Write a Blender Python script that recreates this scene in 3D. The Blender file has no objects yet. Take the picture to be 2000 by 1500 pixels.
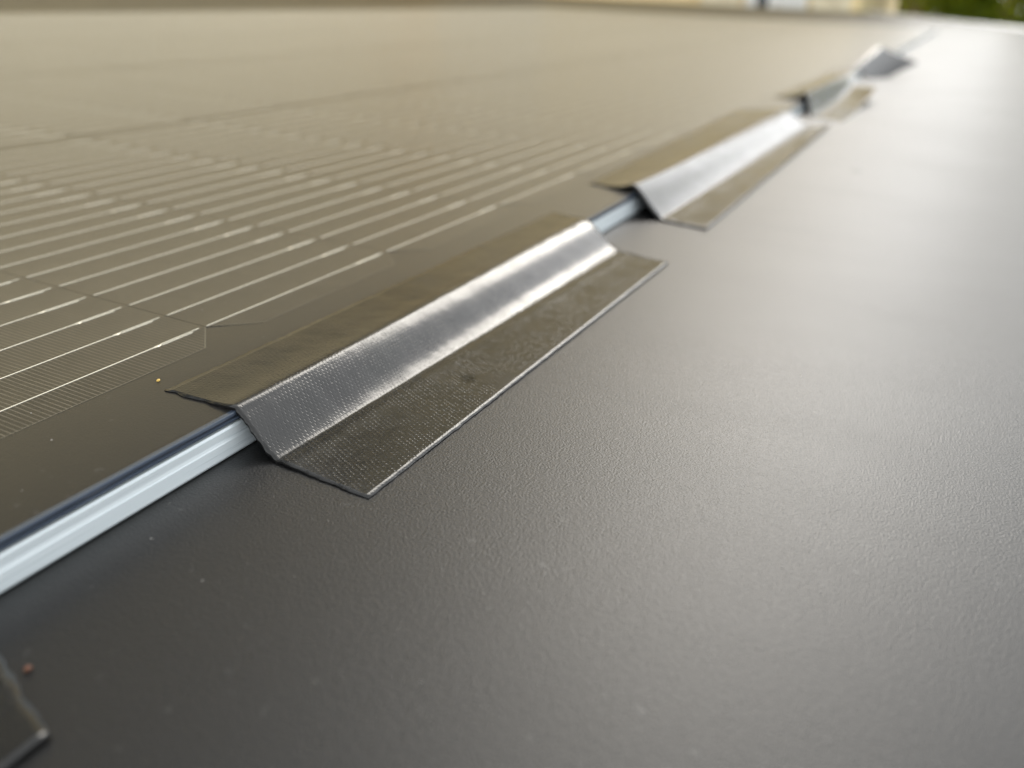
import bpy, bmesh, math, random
from mathutils import Vector, Matrix, noise
R = math.radians
rnd = random.Random(7)
sc = bpy.context.scene
C = sc.collection

# ------------------------------------------------------------------ camera
L = 0.066                      # pitch of the cells along the seam, metres
CAM = Vector((0.0989, 0.0, 0.0757))
right = Vector((0.88919, 0.45579, 0.03997))
up = Vector((-0.22831, 0.36630, 0.90205))
back = Vector((0.39651, -0.81122, 0.42977))
cd = bpy.data.cameras.new('camera')
cam = bpy.data.objects.new('camera', cd)
C.objects.link(cam)
m = Matrix((right, up, back)).transposed().to_4x4()
m.translation = CAM
cam.matrix_world = m
cd.sensor_width = 36.0
cd.lens = 29.7
cd.clip_start = 0.005
cd.clip_end = 500
cd.dof.use_dof = True
cd.dof.focus_distance = 0.152
cd.dof.aperture_fstop = 11.5
cd.dof.aperture_blades = 0
sc.camera = cam

# ------------------------------------------------------------------ sky, sun, exposure
SUN_EL, SUN_AZ = R(35), R(-12)   # azimuth from +Y towards +X
w = bpy.data.worlds.new('World')
sc.world = w
w.use_nodes = True
nt = w.node_tree
nt.nodes.clear()
sky = nt.nodes.new('ShaderNodeTexSky')
sky.sky_type = 'NISHITA'
sky.sun_disc = False
sky.sun_elevation = SUN_EL
sky.sun_rotation = SUN_AZ
sky.dust_density = 4.0
hs = nt.nodes.new('ShaderNodeHueSaturation')
hs.inputs['Saturation'].default_value = 0.2
tc = nt.nodes.new('ShaderNodeTexCoord')
cn = nt.nodes.new('ShaderNodeTexNoise')
cn.inputs['Scale'].default_value = 2.2
cn.inputs['Detail'].default_value = 4
cr = nt.nodes.new('ShaderNodeMapRange')
cr.inputs['From Min'].default_value = 0.3
cr.inputs['From Max'].default_value = 0.7
cr.inputs['To Min'].default_value = 0.563
cr.inputs['To Max'].default_value = 0.803
mx = nt.nodes.new('ShaderNodeMix')
mx.data_type = 'RGBA'
# thin cloud, brightest low down, thicker and greyer overhead
nrm_ = nt.nodes.new('ShaderNodeSeparateXYZ')
ele = nt.nodes.new('ShaderNodeMapRange')
ele.inputs['To Min'].default_value = 1.59
ele.inputs['To Max'].default_value = 0.45
cl = nt.nodes.new('ShaderNodeVectorMath')
cl.operation = 'SCALE'
cl.inputs[0].default_value = (10.2, 10.5, 10.7)
nt.links.new(tc.outputs['Generated'], nrm_.inputs[0])
nt.links.new(nrm_.outputs[2], ele.inputs[0])
nt.links.new(ele.outputs[0], cl.inputs['Scale'])
nt.links.new(cl.outputs[0], mx.inputs[7])
bg = nt.nodes.new('ShaderNodeBackground')
bg.inputs['Strength'].default_value = 0.1
wo = nt.nodes.new('ShaderNodeOutputWorld')
nt.links.new(sky.outputs[0], hs.inputs['Color'])
nt.links.new(tc.outputs['Generated'], cn.inputs['Vector'])
nt.links.new(cn.outputs[0], cr.inputs[0])
nt.links.new(cr.outputs[0], mx.inputs[0])
nt.links.new(hs.outputs[0], mx.inputs[6])
nt.links.new(mx.outputs[2], bg.inputs['Color'])
nt.links.new(bg.outputs[0], wo.inputs[0])

sd = bpy.data.lights.new('sun', 'SUN')
sd.energy = 0.65
sd.angle = R(28)
sd.color = (1.0, 0.93, 0.82)
so = bpy.data.objects.new('sun', sd)
C.objects.link(so)
sdir = Vector((math.sin(SUN_AZ) * math.cos(SUN_EL), math.cos(SUN_AZ) * math.cos(SUN_EL), math.sin(SUN_EL)))
so.rotation_euler = sdir.to_track_quat('Z', 'Y').to_euler()
so.location = (2, 1, 6)

vs = sc.view_settings
vs.view_transform = 'Standard'
vs.look = 'None'
vs.exposure = 1.16
vs.gamma = 1.0
vs.use_curve_mapping = False


# ------------------------------------------------------------------ materials
class NT:
    def __init__(s, name):
        s.m = bpy.data.materials.new(name)
        s.m.use_nodes = True
        s.t = s.m.node_tree
        s.b = s.t.nodes['Principled BSDF']

    def n(s, kind, ins=None, **kw):
        nd = s.t.nodes.new('ShaderNode' + kind)
        for k, v in kw.items():
            setattr(nd, k, v)
        for k, v in (ins or {}).items():
            s.set(nd.inputs[k], v)
        return nd

    def set(s, sock, v):
        if hasattr(v, 'outputs'):
            v = v.outputs[0]
        if isinstance(v, bpy.types.NodeSocket):
            s.t.links.new(v, sock)
        else:
            sock.default_value = v

    def math(s, op, a, b=0.0, c=0.0):
        nd = s.n('Math', operation=op)
        for i, v in enumerate((a, b, c)):
            s.set(nd.inputs[i], v)
        return nd.outputs[0]

    def mix(s, f, a, b):
        nd = s.n('Mix', data_type='RGBA')
        s.set(nd.inputs[0], f)
        s.set(nd.inputs[6], a)
        s.set(nd.inputs[7], b)
        return nd.outputs[2]

    def ramp(s, f, a, b, lo=0.0, hi=1.0, smooth=True):
        nd = s.n('MapRange', {0: f, 1: a, 2: b, 3: lo, 4: hi})
        if smooth:
            nd.interpolation_type = 'SMOOTHSTEP'
        return nd.outputs[0]

    def pos(s):
        return s.n('NewGeometry').outputs['Position']

    def noise(s, vec, scale, detail=2.0, rough=0.5):
        return s.n('TexNoise', {'Vector': vec, 'Scale': scale, 'Detail': detail, 'Roughness': rough}).outputs[0]

    def p(s, **kw):
        for k, v in kw.items():
            s.set(s.b.inputs[k.replace('_', ' ')], v)
        return s

    def bump(s, h, dist, strength=1.0, normal=None):
        nd = s.n('Bump', {'Height': h, 'Distance': dist, 'Strength': strength})
        if normal is not None:
            s.set(nd.inputs['Normal'], normal)
        return nd.outputs[0]


def rgb(r, g, b):
    return (r, g, b, 1.0)


def mat_sheet(name, base, rough, grain, dist, ior, film=0.0):
    k = NT(name)
    P = k.pos()
    g1 = k.noise(P, grain, 2.0, 0.55)
    g2 = k.noise(P, grain * 0.32, 1.0)
    h = k.math('ADD', g1, k.math('MULTIPLY', g2, 0.25))
    big = k.noise(P, 9.0, 3.0)
    fine = k.noise(P, 420.0, 2.0)
    mp_ = k.n('Mapping', {'Vector': P, 'Rotation': (0, 0, .6), 'Scale': (14, 60, 1)})
    smear = k.noise(mp_, 1.0, 4.0)
    dust = k.ramp(fine, 0.66, 0.78)
    col = k.mix(k.math('MULTIPLY', dust, 0.12), base, rgb(.25, .25, .24))
    k.p(Base_Color=col, Roughness=k.math('ADD', k.ramp(big, .3, .7, rough - .014, rough + .014), k.ramp(smear, .45, .75, 0.0, .01)), IOR=ior, Sheen_Weight=film, Sheen_Roughness=.45, Sheen_Tint=rgb(.94, .89, .78), Normal=k.bump(h, dist, 1.0))
    return k.m


M = {}
M['sheet'] = mat_sheet('black grained plastic', rgb(.0035, .0034, .0032), 0.395, 2450.0, 0.00009, 1.54)
M['panel'] = mat_sheet('black laminate border', rgb(.0070, .0068, .0072), 0.285, 2600.0, 0.00003, 1.52, .085)

# cells: thin silver fingers across a dark blue-brown wafer; UV is in metres
k = NT('solar cell')
uv = k.n('UVMap').outputs[0]
sp = k.n('SeparateXYZ', {0: uv})
fing = k.math('FRACT', k.math('MULTIPLY', sp.outputs[1], 1.0 / 0.00102))
fm = k.ramp(k.math('ABSOLUTE', k.math('SUBTRACT', fing, 0.5)), 0.06, 0.13, 1.0, 0.0)
P = k.pos()
vary = k.noise(P, 240.0, 2.0)
base = k.mix(k.math('MULTIPLY', fm, k.ramp(vary, .3, .7, .6, 1.0)), rgb(.006, .0055, .005), rgb(.115, .103, .08))
h = k.noise(P, 2600.0, 2.0)
k.p(Base_Color=base, Roughness=.285, IOR=1.52, Sheen_Weight=.085, Sheen_Roughness=.45, Sheen_Tint=rgb(.94, .89, .78), Normal=k.bump(h, 0.00002, 1.0))
M['cell'] = k.m

k = NT('cell edge line')
k.p(Base_Color=rgb(.20, .185, .14), Roughness=.4)
M['cell_edge'] = k.m

k = NT('tinned busbar wire')
k.p(Base_Color=rgb(.72, .68, .56), Metallic=.55, Roughness=.38)
M['wire'] = k.m

k = NT('anodised aluminium')
P = k.pos()
mp = k.n('Mapping', {'Vector': P, 'Scale': (2500, 30, 2500)})
br = k.noise(mp, 1.0, 3.0)
k.p(Base_Color=k.mix(br, rgb(.47, .53, .56), rgb(.55, .59, .60)), Metallic=.25, Roughness=k.ramp(br, .3, .7, .26, .4))
M['alu'] = k.m

k = NT('black edge seal')
k.p(Base_Color=rgb(.02, .022, .03), Roughness=.3)
M['seal'] = k.m
k = NT('clear laminate edge')
k.p(Base_Color=rgb(.05, .065, .09), Roughness=.25)
M['edge'] = k.m

# woven tape: staggered short dashes pressed in; UV in metres (x across, y along)
k = NT('black woven tape')
uv = k.n('UVMap').outputs[0]
P = k.pos()
wob = k.noise(P, 330.0, 2.0)
sp = k.n('SeparateXYZ', {0: uv})
u = k.math('ADD', sp.outputs[0], k.math('MULTIPLY', k.math('SUBTRACT', wob, .5), 0.0005))
v = k.math('ADD', sp.outputs[1], k.math('MULTIPLY', k.math('SUBTRACT', k.noise(P, 520.0, 2.0), .5), 0.0006))
row = k.math('FLOOR', k.math('MULTIPLY', u, 1 / 0.0008))
fu = k.math('FRACT', k.math('MULTIPLY', u, 1 / 0.0008))
off = k.math('MULTIPLY', k.math('FRACT', k.math('MULTIPLY', row, 0.37)), 1.0)
fv = k.math('FRACT', k.math('ADD', k.math('MULTIPLY', v, 1 / 0.00095), off))
du = k.math('ABSOLUTE', k.math('SUBTRACT', fu, .5))
dv = k.math('ABSOLUTE', k.math('SUBTRACT', fv, .5))
dash = k.math('MULTIPLY', k.ramp(du, .18, .42, 1, 0), k.ramp(dv, .05, .2, 1, 0))
amp = k.math('MULTIPLY', k.ramp(k.noise(P, 90.0, 2.0), .35, .6, .45, 1.0), k.ramp(k.noise(P, 900.0, 1.0), .35, .6, .25, 1.0))
lump = k.noise(P, 260.0, 3.0)
micro = k.noise(P, 3000.0, 2.0)
h = k.math('ADD', k.math('MULTIPLY', k.math('MULTIPLY', dash, amp), -.38), k.math('ADD', k.math('MULTIPLY', lump, .6), k.math('MULTIPLY', micro, .15)))
# one dull smudge on the first piece
dvec = k.n('VectorMath', {0: P, 1: (0.0204, 0.1397, 0.0008)}, operation='DISTANCE')
smw = k.math('ADD', dvec.outputs['Value'], k.math('MULTIPLY', k.noise(P, 700.0), 0.0016))
sm = k.ramp(smw, 0.0017, 0.0034, 1, 0)
k.p(Base_Color=k.mix(sm, rgb(.0165, .0165, .0158), rgb(.005, .006, .006)),
    Roughness=k.ramp(k.noise(P, 60.0, 3.0), .3, .7, .13, .21), Specular_IOR_Level=k.math('SUBTRACT', .5, k.math('MULTIPLY', sm, .27)),
    IOR=1.5, Normal=k.bump(h, 0.00009, 1.0))
M['tape'] = k.m
k = NT('torn tape edge')
k.p(Base_Color=rgb(.006, .006, .006), Roughness=.85, Specular_IOR_Level=.15, Normal=k.bump(k.noise(k.pos(), 1500.0, 3.0), .0003))
M['tape_edge'] = k.m


def plain(name, col, rough=.6, var=0.0, scale=20.0):
    q = NT(name)
    c = col
    if var:
        n_ = q.noise(q.pos(), scale, 4.0)
        c = q.mix(n_, tuple(x * (1 - var) for x in col[:3]) + (1,), tuple(min(1, x * (1 + var)) for x in col[:3]) + (1,))
    q.p(Base_Color=c, Roughness=rough)
    return q.m


M['dust'] = plain('pale dust', rgb(.33, .32, .30), .6)
M['seed'] = plain('yellow seed', rgb(.62, .42, .10), .4)
M['seed2'] = plain('orange seed', rgb(.12, .045, .022), .5)
M['trim'] = plain('pale painted trim', rgb(.62, .64, .67), .35)
M['render'] = plain('beige render', rgb(.86, .70, .41), .9, .10, 1.6)
M['white'] = plain('white paint', rgb(.80, .80, .78), .4)
M['cream'] = plain('cream paint', rgb(.78, .70, .52), .6)
M['glass'] = plain('dark window glass', rgb(.03, .04, .05), .08)
M['tile'] = plain('roof tiles', rgb(.20, .12, .08), .8, .3, 4.0)
M['dimming_slate'] = plain('reflection dimming slates', rgb(.05, .048, .045), .7, .25, 4.0)
M['lawn'] = plain('lawn', rgb(.07, .10, .03), .9, .4, 3.0)
M['wood'] = plain('weathered fence wood', rgb(.22, .14, .07), .8, .25, 9.0)
M['bark'] = plain('bark', rgb(.12, .085, .05), .9, .3, 20.0)
M['leaf'] = plain('bright leaves', rgb(.115, .155, .012), .5, .5, 6.0)
M['leaf2'] = plain('deep leaves', rgb(.07, .09, .022), .5, .5, 6.0)


for nm_ in ('leaf', 'leaf2'):
    t_ = M[nm_].node_tree                       # thin leaves let light through
    pb_ = t_.nodes['Principled BSDF']
    tl_ = t_.nodes.new('ShaderNodeBsdfTranslucent')
    tl_.inputs[0].default_value = (.42, .50, .03, 1) if nm_ == 'leaf' else (.14, .19, .03, 1)
    ms_ = t_.nodes.new('ShaderNodeMixShader')
    ms_.inputs[0].default_value = .55
    t_.links.new(pb_.outputs[0], ms_.inputs[1])
    t_.links.new(tl_.outputs[0], ms_.inputs[2])
    t_.links.new(ms_.outputs[0], [q for q in t_.nodes if q.type == 'OUTPUT_MATERIAL'][0].inputs[0])


# ------------------------------------------------------------------ helpers
def obj(name, me, parent=None, **props):
    o = bpy.data.objects.new(name, me)
    C.objects.link(o)
    if parent:
        o.parent = parent
    for a, b in props.items():
        o[a] = b
    return o


def mesh(name, verts, faces, mats, idx=None, smooth=False, uvs=None):
    me = bpy.data.meshes.new(name)
    me.from_pydata(verts, [], faces)
    for q in (mats if isinstance(mats, (list, tuple)) else [mats]):
        me.materials.append(q)
    if idx:
        me.polygons.foreach_set('material_index', idx)
    me.polygons.foreach_set('use_smooth', [bool(smooth)] * len(me.polygons) if not isinstance(smooth, list) else smooth)
    if uvs:
        lay = me.uv_layers.new(name='UVMap')
        for lp in me.loops:
            lay.data[lp.index].uv = uvs[lp.vertex_index]
    me.update()
    return me


class MB:
    def __init__(s):
        s.v, s.f, s.i = [], [], []

    def box(s, a, b, mi=0):
        n = len(s.v)
        for z in (a[2], b[2]):
            for x, y in ((a[0], a[1]), (b[0], a[1]), (b[0], b[1]), (a[0], b[1])):
                s.v.append((x, y, z))
        for q in ((3, 2, 1, 0), (4, 5, 6, 7), (0, 1, 5, 4), (1, 2, 6, 5), (2, 3, 7, 6), (3, 0, 4, 7)):
            s.f.append([n + t for t in q])
            s.i.append(mi)
        return s

    def quad(s, *p, mi=0):
        n = len(s.v)
        s.v += list(p)
        s.f.append(list(range(n, n + len(p))))
        s.i.append(mi)
        return s

    def blob(s, c, r, seed=0, flat=1.0):
        q = random.Random(seed)
        n = len(s.v)
        rings, seg = 4, 7
        s.v.append((c[0], c[1], c[2] + r[2]))
        for a in range(1, rings):
            th = math.pi * a / rings
            for b in range(seg):
                ph = 2 * math.pi * b / seg
                j = q.uniform(.8, 1.15)
                s.v.append((c[0] + r[0] * j * math.sin(th) * math.cos(ph), c[1] + r[1] * j * math.sin(th) * math.sin(ph), c[2] + r[2] * math.cos(th)))
        s.v.append((c[0], c[1], c[2] - r[2]))
        e = len(s.v) - 1
        for b in range(seg):
            b2 = (b + 1) % seg
            s.f.append([n, n + 1 + b, n + 1 + b2]); s.i.append(0)
            for a in range(rings - 2):
                o0 = n + 1 + a * seg
                s.f.append([o0 + b, o0 + seg + b, o0 + seg + b2, o0 + b2]); s.i.append(0)
            o0 = n + 1 + (rings - 2) * seg
            s.f.append([o0 + b, e, o0 + b2]); s.i.append(0)
        return s

    def build(s, name, mats, parent=None, smooth=False, **props):
        return obj(name, mesh(name, s.v, s.f, mats, s.i, smooth), parent, **props)


def thing(name, label, cat, loc=(0, 0, 0), group=None, kind=None):
    o = bpy.data.objects.new(name, None)
    o.empty_display_size = .05
    C.objects.link(o)
    o.location = loc
    o['label'] = label
    o['category'] = cat
    if group:
        o['group'] = group
    return o


# ------------------------------------------------------------------ ground and the sheet everything lies on
GZ = -1.5
MB().quad((-120, -120, GZ), (120, -120, GZ), (120, 120, GZ), (-120, 120, GZ)).build('lawn', M['lawn'], kind='structure')
OUT = [(-2.6, -.7), (1.15, -.7), (1.15, .35), (-.13, 4.26), (-.49, 5.5), (-2.6, 5.5)]
roof = MB()
roof.quad(*[(x, y, 0) for x, y in OUT])
for (x0, y0), (x1, y1) in zip(OUT, OUT[1:] + OUT[:1]):
    roof.quad((x0, y0, 0), (x0, y0, GZ), (x1, y1, GZ), (x1, y1, 0))
roof = roof.build('roof', M['sheet'], kind='structure')
prof = [(0.002, 0.0), (0.006, 0.006), (0.02, 0.011), (0.04, 0.009), (0.055, -0.004), (0.055, -0.05)]
tr = MB()
for (x0, y0), (x1, y1) in ((OUT[2], OUT[3]), (OUT[3], OUT[4])):
    d = Vector((x1 - x0, y1 - y0)).normalized()
    nx, ny = d.y, -d.x
    for (a, za), (b, zb) in zip(prof[:-1], prof[1:]):
        tr.quad((x0 + nx * a, y0 + ny * a, za), (x0 + nx * b, y0 + ny * b, zb), (x1 + nx * b, y1 + ny * b, zb), (x1 + nx * a, y1 + ny * a, za))
tr.build('edge_trim', M['trim'], roof, smooth=False)

# ------------------------------------------------------------------ solar panel
H = 0.0069
PX0, PX1 = -17.3 * L, 0.0
PY0, PY1 = -1.9 * L, 40.2 * L
panel = thing('solar_panel', 'large black solar panel with bright busbar lines and silver edge lying on the sheet', 'solar panel')
# laminate: three layers seen on the cut edge
ZT = H
pb = MB()
pb.quad((PX0, PY0, ZT), (PX1 - .0004, PY0, ZT), (PX1 - .0004, PY1, ZT), (PX0, PY1, ZT))
pb.build('backing_sheet', M['panel'], panel)


def strip(name, prof, mat, parent, y0, y1, n=1, smooth=False, jitter=0.0, close=True):
    vs_, fs = [], []
    for j in range(n + 1):
        y = y0 + (y1 - y0) * j / n
        for i, (x, z) in enumerate(prof):
            q = jitter * (noise.noise(Vector((y * 160, i * 3.1, 0)))) if jitter else 0
            vs_.append((x + q, y, z + q * .3))
    k_ = len(prof)
    for j in range(n):
        for i in range(k_ - 1):
            a = j * k_ + i
            fs.append((a, a + 1, a + k_ + 1, a + k_))
    if close:
        fs.append(tuple(range(k_ - 1, -1, -1)))
        fs.append(tuple(n * k_ + i for i in range(k_)))
    return obj(name, mesh(name, vs_, fs, mat, None, smooth), parent)


PN = 700
strip('front_film_edge', [(-.0009, ZT + .00012), (-.0001, ZT + .00016), (.00005, ZT), (.00005, ZT - .00045), (-.0009, ZT - .00045)], M['edge'], panel, PY0, PY1, PN, jitter=.0001)
strip('edge_seal', [(-.0012, ZT - .0004), (-.0003, ZT - .0005), (-.0003, ZT - .0009), (-.0012, ZT - .0009)], M['seal'], panel, PY0, PY1, PN, jitter=.00016)
strip('back_film_edge', [(-.0012, ZT - .0008), (.0002, ZT - .00092), (.0002, ZT - .00125), (-.0012, ZT - .0013)], M['edge'], panel, PY0, PY1, PN, jitter=.00008)
strip('edge_seal', [(-.0012, ZT - .0012), (-.0004, ZT - .0013), (-.0004, ZT - .0018), (-.0012, ZT - .0018)], M['seal'], panel, PY0, PY1, PN, jitter=.00016)
rail = [(-.006, ZT - .0017), (.0002, ZT - .00175), (.0005, ZT - .0021), (.00065, .0036), (.0008, .0031), (.0009, .0029), (.0013, .0006), (.0011, .0002), (-.006, .0002)]
strip('edge_rail', rail, M['alu'], panel, PY0, PY1, 1)

# cells
NB, BP = 18, 0.178 * L
CW, CL = NB * BP, 1.0085 * L
CH = .125 * L
ROWX = -0.372 * L                 # right edge of the first row
ROWP = CW + .05 * L
Y1 = 1.82 * L                     # a joint between two cells
CP = 1.010 * L
ZC = ZT + .00002
AMP, WID = 0.00013, 0.0040


def wirex(b):
    return -(b + .72) * BP * (NB - .0) / NB * .985


def bulge(x):
    return max(AMP * math.exp(-abs(x - wirex(b)) / WID) for b in range(NB))


xs = {0.0, -CW, -CH, -CW + CH}
for b in range(NB):
    for d in (0, .0005, .0014, .0028, .0044):
        for s_ in (-1, 1):
            x = wirex(b) + s_ * d
            if -CW < x < 0:
                xs.add(round(x, 6))
xs = sorted(xs)


def yend(x):
    e = min(-x, x + CW)
    return max(0.0, CH - e)


vv, ff, uvv, ii = [], [], [], []
for x in xs:
    c = yend(x)
    for y in (c, CL - c):
        vv.append((x, y, bulge(x)))
        uvv.append((x, y))
for a in range(len(xs) - 1):
    ff.append((2 * a, 2 * a + 2, 2 * a + 3, 2 * a + 1))
    ii.append(0)
for a in range(len(xs) - 1):
    for e_ in (0, 1):
        p, q = vv[2 * a + e_], vv[2 * a + 2 + e_]
        n0 = len(vv)
        for r_ in ((p[0], p[1], -.00003), (q[0], q[1], -.00003), q, p):
            vv.append(r_)
            uvv.append((r_[0], r_[1]))
        ff.append((n0, n0 + 1, n0 + 2, n0 + 3) if e_ == 0 else (n0 + 3, n0 + 2, n0 + 1, n0))
        ii.append(0)
# pale outline just inside the cell edge
ring = [(0, CH), (0, CL - CH), (-CH, CL), (-CW + CH, CL), (-CW, CL - CH), (-CW, CH), (-CW + CH, 0), (-CH, 0)]
cen = Vector((-CW / 2, CL / 2))
t = .00013
for a in range(8):
    p, q = Vector(ring[a]), Vector(ring[(a + 1) % 8])
    d = (q - p).normalized()
    nrm = Vector((-d.y, d.x))
    if nrm.dot(cen - p) < 0:
        nrm = -nrm
    n0 = len(vv)
    for r_ in (p, q, q + nrm * t, p + nrm * t):
        vv.append((r_.x, r_.y, .00002 + bulge(r_.x)))
        uvv.append((r_.x, r_.y))
    f_ = [n0, n0 + 1, n0 + 2, n0 + 3]
    if (q - p).cross(nrm) < 0:
        f_.reverse()
    if a in (2, 6):                     # the ends follow the wires: leave those to the joints
        continue
    ff.append(tuple(f_))
    ii.append(1)
cell_me = mesh('cell', vv, ff, [M['cell'], M['cell_edge']], ii, True, uvv)

# busbar: thin raised wire with a solder pad and a doubled ribbon at its far end
bw = .00011
bvv, bff = [], []


def wire(x0, x1, w0, w1, ya, yb, z=.00008):
    n = len(bvv)
    for (x, w_, y) in ((x0, w0, ya), (x1, w1, yb)):
        bvv.extend([(x - w_, y, 0.0), (x - w_ * .45, y, z), (x + w_ * .45, y, z), (x + w_, y, 0.0)])
    for q in range(3):
        bff.append((n + q, n + q + 1, n + q + 5, n + q + 4))


wire(0, 0, bw, bw, .004 * L, .80 * L)
wire(0, 0, bw, .0004, .80 * L, .815 * L, .00012)
wire(0, 0, .0004, bw, .815 * L, .83 * L, .00012)
wire(.0003, .0003, .0001, .0001, .83 * L, .95 * L)
wire(-.0003, -.0003, .0001, .00007, .83 * L, .985 * L)
bus_me = mesh('busbar', bvv, bff, M['wire'], None, False)

ROWS, COLS = 5, 40
cells = []
for r_ in range(ROWS):
    for c_ in range(COLS):
        y = Y1 + (c_ - 3) * CP + .004 * L
        o = obj('cell', cell_me, panel)
        o.location = (ROWX - r_ * ROWP, y, ZC)
        cells.append((o, r_, c_))
near = sorted((q for q in cells if q[2] >= 1), key=lambda q: (q[0].location - CAM + Vector((CW * -.5, 0, 0))).length)[:16]
nearset = {id(q[0]) for q in near}
rest = MB()
for o, r_, c_ in cells:
    for b in range(NB):
        if id(o) in nearset:
            q = obj('busbar', bus_me, o)
            q.location = (wirex(b), 0, AMP + .00001)
        else:
            n0 = len(rest.v)
            rest.v += [(x + o.location.x + wirex(b), y + o.location.y, z + o.location.z + AMP + .00001) for x, y, z in bvv]
            rest.f += [[n0 + t_ for t_ in f_] for f_ in bff]
            rest.i += [0] * len(bff)
rest.build('busbars', M['wire'], panel, kind='stuff')


# ------------------------------------------------------------------ tape
def lerp(a, b, t_):
    return a + (b - a) * t_


TT = 0.00045


def tape(name, label, near, far, seed, lift=None, sag=0.0, nv=90, hump=None):
    """near / far: (x,y) of flap corner on the panel, upper crease, lower crease, flap corner on the sheet, in cell pitches"""
    NU1, NU2, NU3 = 14, 20, 16
    rows = []
    uvs_row = []
    for j in range(nv + 1):
        v_ = j / nv
        pts = [(lerp(n_[0], f_[0], v_) * L, lerp(n_[1], f_[1], v_) * L) for n_, f_ in zip(near, far)]
        row = []
        acc = 0.0
        prev = None
        for i in range(NU1 + NU2 + NU3 + 1):
            if i <= NU1:
                t_ = i / NU1
                a, b = pts[0], pts[1]
                z = H + .0002
                # rounded shoulder over the edge
                z += .0003 * math.exp(-((1 - t_) / .2) ** 2)
            elif i <= NU1 + NU2:
                t_ = (i - NU1) / NU2
                a, b = pts[1], pts[2]
                s_ = t_
                e = 1 - s_ + (.22 + .36 * v_) * math.sin(2 * math.pi * s_) / (2 * math.pi) - sag * math.sin(math.pi * s_)
                z = (H + .0005) * e + .0004 * (1 - e)
                k_ = math.exp(-((t_) / .10) ** 2) * .0
                z += k_
            else:
                t_ = (i - NU1 - NU2) / NU3
                a, b = pts[2], pts[3]
                z = .0004 * (1 - t_) + .00012
                z += .0003 * math.exp(-(t_ / .16) ** 2)
            x, y = lerp(a[0], b[0], t_), lerp(a[1], b[1], t_)
            if lift:
                z += lift(i / (NU1 + NU2 + NU3), v_, t_, 0 if i <= NU1 else (1 if i <= NU1 + NU2 else 2))
            p = Vector((x, y, z))
            # small unevenness and ragged rims
            p.z += .00007 * noise.noise(Vector((x * 130 + seed, y * 130, seed))) + .00004 * noise.noise(Vector((x * 500, y * 500, seed)))
            if i in (0, NU1 + NU2 + NU3):
                p.x += .00022 * noise.noise(Vector((y * 420, seed * 2.0, i)))
            if j in (0, nv):
                p.y += .0005 * noise.noise(Vector((i * .33, seed, j))) + .00035 * noise.noise(Vector((i * 1.3, seed, j)))
            if prev is not None:
                acc += (p - prev).length
            prev = p
            row.append(p)
            uvs_row.append((acc, y))
        rows.append(row)
    nu = len(rows[0])
    # smooth the cross-section a little so that the creases are round
    for row in rows:
        for _ in range(1):
            zz = [p.z for p in row]
            for i in range(1, nu - 1):
                row[i].z = .25 * zz[i - 1] + .5 * zz[i] + .25 * zz[i + 1]
    V = [tuple(p) for row in rows for p in row]
    n0 = len(V)
    for row in rows:
        V += [(p.x, p.y, max(p.z - TT, -.0002)) for p in row]
    UV = uvs_row + uvs_row
    F, I, S = [], [], []
    for j in range(nv):
        for i in range(nu - 1):
            a = j * nu + i
            F.append((a, a + 1, a + nu + 1, a + nu)); I.append(0); S.append(True)
            F.append((n0 + a + nu, n0 + a + nu + 1, n0 + a + 1, n0 + a)); I.append(1); S.append(True)
    for j in range(nv):
        for i in (0, nu - 1):
            a = j * nu + i
            q = (a, a + nu, n0 + a + nu, n0 + a)
            F.append(q if i == 0 else q[::-1]); I.append(1); S.append(False)
    for i in range(nu - 1):
        for j in (0, nv):
            a = j * nu + i
            q = (a, n0 + a, n0 + a + 1, a + 1)
            F.append(q if j == 0 else q[::-1]); I.append(1); S.append(False)
    me = mesh(name, V, F, [M['tape'], M['tape_edge']], I, S, UV)
    o = obj(name, me)
    o['label'] = label
    o['category'] = 'tape'
    o['group'] = 'pieces of black tape along the panel edge'
    return o


def lift1(u_, v_, t_, part):
    z = 0
    if part == 2:
        z += .0004 * (t_ ** 2) * (.12 + .88 * v_)
    if part == 0:
        z += .0004 * math.exp(-((1 - t_) / .35) ** 2) * (1 - v_) ** 8
    return z


tape('tape_strip', 'long black woven tape nearest in focus, bridging panel edge and sheet, with a dull smudge',
     [(-.247, 1.425), (.0, 1.432), (.140, 1.417), (.441, 1.400)],
     [(-.205, 3.87), (-.02, 3.83), (.228, 3.73), (.466, 3.70)], 1.0, lift1, .03, 160)


def lift2(u_, v_, t_, part):
    z = 0
    if part == 0:
        z += (.0009 + .0022 * math.exp(-v_ * 5)) * t_ ** 3
    if part == 2:
        z += .0013 * t_ ** 2 * (.3 + .7 * v_)
    if part == 1:
        z += (.0009 + .0022 * math.exp(-v_ * 5)) * (1 - t_)
    return z


tape('tape_strip', 'second black tape from the front, blurred, with a broad white sheen along its slope',
     [(-.311, 4.60), (-.02, 4.52), (.19, 4.43), (.456, 4.39)],
     [(-.42, 8.70), (-.05, 9.0), (.30, 8.72), (.42, 9.03)], 2.0, lift2, .03)


def lift3(u_, v_, t_, part):
    arch = .0055 * (1 - .5 * v_)
    if part == 0:
        return arch * t_ ** 2
    if part == 1:
        return arch * (1 - t_) + .004 * v_ ** 3.5 * t_
    return .011 * v_ ** 3 * (.35 + .65 * t_)


tape('tape_strip', 'short rumpled black tape whose lower flap is raised, third from the front',
     [(-.37, 10.1), (.0, 10.0), (.145, 9.58), (.475, 9.46)],
     [(-.30, 14.1), (.0, 14.1), (.20, 12.6), (.545, 11.7)], 3.0, lift3, 0)


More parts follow.
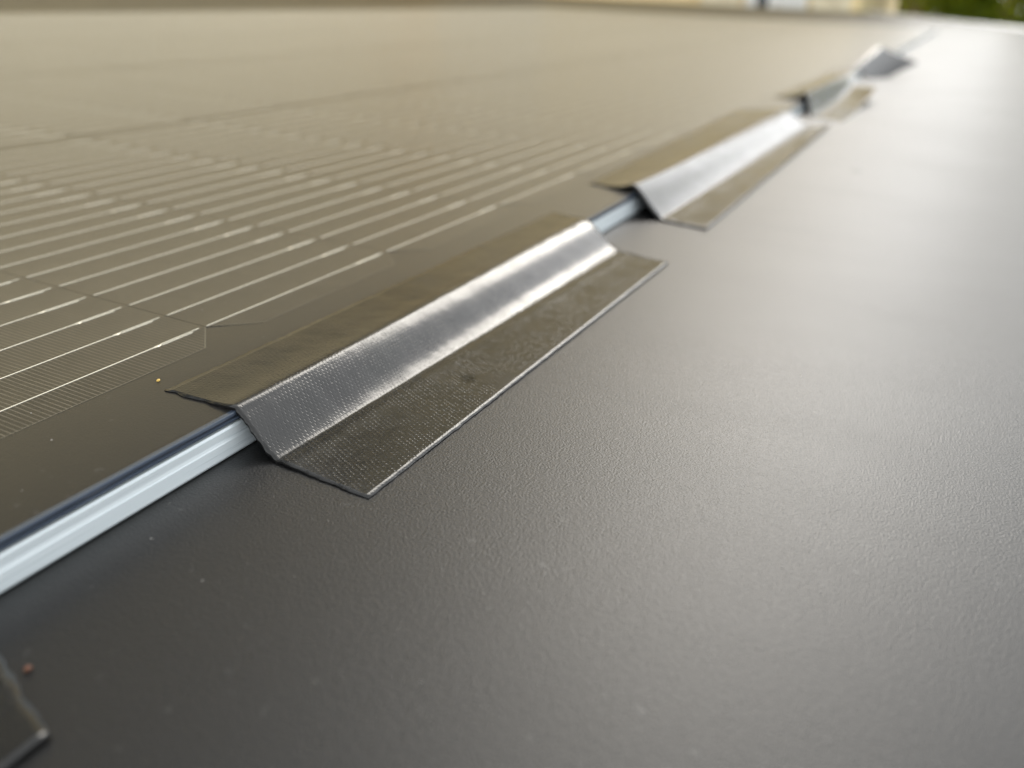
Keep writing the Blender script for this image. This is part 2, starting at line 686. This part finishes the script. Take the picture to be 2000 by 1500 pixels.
def lift4(u_, v_, t_, part):
    if part == 0:
        return v_ * (.013 + .007 * t_)
    if part == 1:
        return v_ * (.020 + .002 * t_) + .002 * math.sin(math.pi * t_)
    return v_ * (.022 - .008 * t_)


tape('tape_strip', 'farthest black tape, dark humped piece near the end of the seam',
     [(-.16, 14.6), (-.12, 14.6), (.15, 15.0), (.36, 15.5)],
     [(.03, 15.9), (.07, 15.95), (.33, 16.1), (.72, 16.2)], 4.0, lift4, 0)


def lift0(u_, v_, t_, part):
    return .0007 * t_ ** 2 * v_ ** 3 if part == 2 else 0


tape('tape_strip', 'dark tape corner lying on the sheet nearest the camera, cut off by the photo edge',
     [(-.25, -1.6), (.0, -1.6), (.12, -1.6), (.43, -1.6)],
     [(-.25, .60), (.0, .62), (.13, .655), (.412, .566)], 5.0, lift0, .08)

# ------------------------------------------------------------------ grains and dust
sd_ = MB()
sd_.blob((-.308 * L, 1.46 * L, H + .00026), (.00026, .00045, .00026), 3)
s1 = sd_.build('seed', M['seed'], smooth=True, label='tiny yellow seed lying on the panel border by the tape corner', category='seed')
sd_ = MB()
sd_.blob((.247 * L, .643 * L, .0004), (.0004, .0006, .0003), 4)
sd_.build('seed', M['seed2'], smooth=True, label='tiny orange grain on the black sheet beside the nearest tape corner', category='seed')
dr = MB()
n_ = 20
dr.v = [(.93 * L, 6.72 * L, .0005)] + [(.93 * L + r_ * math.cos(a * 6.2832 / n_), 6.72 * L + r_ * math.sin(a * 6.2832 / n_), z_) for r_, z_ in ((.0014, .00042), (.0023, .0002), (.0028, .00001)) for a in range(n_)]
for a in range(n_):
    dr.f.append([0, 1 + a, 1 + (a + 1) % n_]); dr.i.append(0)
    for q in range(2):
        dr.f.append([1 + q * n_ + a, 1 + (q + 1) * n_ + a, 1 + (q + 1) * n_ + (a + 1) % n_, 1 + q * n_ + (a + 1) % n_]); dr.i.append(0)
dr.build('water_drop', M['sheet'], smooth=True, label='small dried round drop mark on the pale right side of the sheet', category='drop')
dm = MB()
for q in range(200):
    if q < 100:
        x, y = rnd.uniform(.0, 1.6) ** 1.5 * L + .03 * L, rnd.uniform(.5, 4.0) * L
        if -.25 * L < x < .47 * L and not (.85 * L < y < 1.36 * L):
            continue
        z = 0
    else:
        x, y, z = rnd.uniform(-2.2, -.02) * L, rnd.uniform(.8, 3.5) * L, H + .0002
        if x > -.26 * L and y > 1.35 * L:
            continue
    s_ = rnd.choice((.00005, .00006, .00008, .00011))
    dm.blob((x, y, z + s_ * .4), (s_ * rnd.uniform(.7, 1.6), s_ * rnd.uniform(.7, 1.6), s_ * .6), q)
dm.build('dust', M['dust'], kind='stuff')


# ------------------------------------------------------------------ house behind
def wall_box(p, name, a, b, mat, parent):
    return MB().box(a, b).build(name, mat, parent)


house = thing('house', 'beige rendered house with white framed windows, blurred behind the far edge', 'house', (0, 0, 0))
HY, HX = 6.2, -.62
wl = MB()
ZE, ZR = 3.2, 6.4
XW = -9.0
# gable front
wl.quad((XW, HY, GZ), (HX, HY, GZ), (HX, HY, ZE * .4), ((XW + HX) / 2 + 1.2, HY, ZR), (XW, HY, ZR))
wl.quad((HX, HY, GZ), (HX, HY + 8, GZ), (HX, HY + 8, ZE * .4), (HX, HY, ZE * .4))
wl.build('wall', M['render'], house)
AX = (XW + HX) / 2 + 1.2
rf = MB()
for d in (0, .14):
    rf.quad((HX + .25, HY - .25, ZE * .4 - .12 + d), (HX + .25, HY + 8, ZE * .4 - .12 + d), (AX, HY + 8, ZR + .1 + d), (AX, HY - .25, ZR + .1 + d))
rf.quad((HX + .25, HY - .25, ZE * .4 - .12), (HX + .25, HY - .25, ZE * .4 + .02), (AX, HY - .25, ZR + .24), (AX, HY - .25, ZR + .1))
rf.build('roof', M['tile'], house)


def window(x0, x1, z0, z1, frame, y=HY, door=False):
    f = MB()
    b = .07
    f.box((x0, y - .05, z0), (x0 + b, y - .002, z1)).box((x1 - b, y - .05, z0), (x1, y - .002, z1))
    f.box((x0 + b, y - .05, z1 - b), (x1 - b, y - .002, z1)).box((x0 + b, y - .05, z0), (x1 - b, y - .002, z0 + b))
    o = f.build('door' if door else 'window', frame, house)
    MB().box((x0 + b, y - .03, z0 + b), (x1 - b, y - .003, z1 - b)).build('panel' if door else 'pane', (M['cream'] if frame is M['cream'] else M['white']) if door else M['glass'], o)
    return o


window(-1.32, -1.10, -.7, .14, M['white'])
window(-1.09, -.93, -.7, .14, M['white'], HY, True)
window(-.90, -.66, -1.4, .14, M['cream'], HY, True)
window(-1.62, -1.36, -1.4, .14, M['cream'], HY, True)
window(-3.7, -2.8, -1.4, .9, M['cream'], HY, True)

barn = thing('outbuilding', 'long beige rendered wing reflected in the panel, unseen beyond the left edge, its dark roof added to dim the sheet', 'building', (0, 0, 0))
MB().box((-9.2, -4.0, GZ), (-4.0, HY - .01, 3.2)).build('wall', M['render'], barn)
rf = MB()  # unseen roof, made tall and dark to dim what the near-left sheet reflects
rf.quad((-3.75, -4.2, 3.05), (-3.75, HY - .1, 3.05), (-6.6, HY - .1, 8.6), (-6.6, -4.2, 8.6))
rf.quad((-9.45, HY - .1, 3.05), (-9.45, -4.2, 3.05), (-6.6, -4.2, 8.6), (-6.6, HY - .1, 8.6))
rf.build('roof', M['dimming_slate'], barn)

# ------------------------------------------------------------------ fence and shrubs
fence = thing('fence', 'brown timber board fence behind the green shrubs', 'fence', (0, 0, 0))
bd = MB().box((0, 0, GZ), (.145, .025, .28)).build('board', M['wood'], fence)
bd.location = (-.55, 8.2, 0)
for q in range(1, 40):
    o = obj('board', bd.data, fence)
    o.location = (-.55 + q * .15, 8.2 + (q % 2) * .006, rnd.uniform(-.01, .01))


def shrub(x, y, rx, rz, n, mat, label, seed, top=None):
    q = random.Random(seed)
    t_ = thing('shrub', label, 'shrub', (x, y, GZ), 'shrubs along the fence')
    st = MB()
    st.v, st.f, st.i = [], [], []
    for s_ in range(5):
        a = q.uniform(0, 6.28)
        p0 = Vector((.05 * math.cos(a), .05 * math.sin(a), 0))
        p1 = Vector((rx * .5 * math.cos(a), rx * .5 * math.sin(a), rz * 1.2))
        n0 = len(st.v)
        for p, r_ in ((p0, .03), (p1, .008)):
            for b in range(5):
                st.v.append((p.x + r_ * math.cos(b * 1.2566), p.y + r_ * math.sin(b * 1.2566), p.z))
        for b in range(5):
            st.f.append([n0 + b, n0 + (b + 1) % 5, n0 + 5 + (b + 1) % 5, n0 + 5 + b]); st.i.append(0)
    st.build('stem', M['bark'], t_)
    lv = MB()
    clumps = [Vector((q.gauss(0, .45) * rx, q.gauss(0, .45) * rx, rz * q.uniform(.25, 1.75))) for _ in range(26)]
    for _ in range(n):
        c = q.choice(clumps)
        p = c + Vector((q.gauss(0, .16) * rx, q.gauss(0, .16) * rx, q.gauss(0, .12) * rz))
        d = Vector((q.gauss(0, 1), q.gauss(0, 1), q.gauss(0, .6))).normalized()
        e = d.cross(Vector((q.gauss(0, 1), q.gauss(0, 1), q.gauss(0, 1)))).normalized()
        l_, w_ = q.uniform(.05, .09), q.uniform(.02, .035)
        lv.quad(tuple(p - d * l_ * .5), tuple(p + e * w_), tuple(p + d * l_ * .5), tuple(p - e * w_))
    lv.build('foliage', mat, t_)
    return t_


shrub(-.10, 6.9, .36, 1.15, 3400, M['leaf'], 'bright yellow-green shrub beside the corner of the house', 11)
shrub(.70, 6.7, .60, 1.75, 15000, M['leaf'], 'broad green shrub at the right end of the view', 12)
shrub(1.9, 7.4, .8, 2.0, 14000, M['leaf2'], 'deep green shrub past the right end of the far edge', 13)
shrub(3.4, 7.0, .8, 1.3, 6000, M['leaf2'], 'deep green shrub farthest right along the fence', 14)
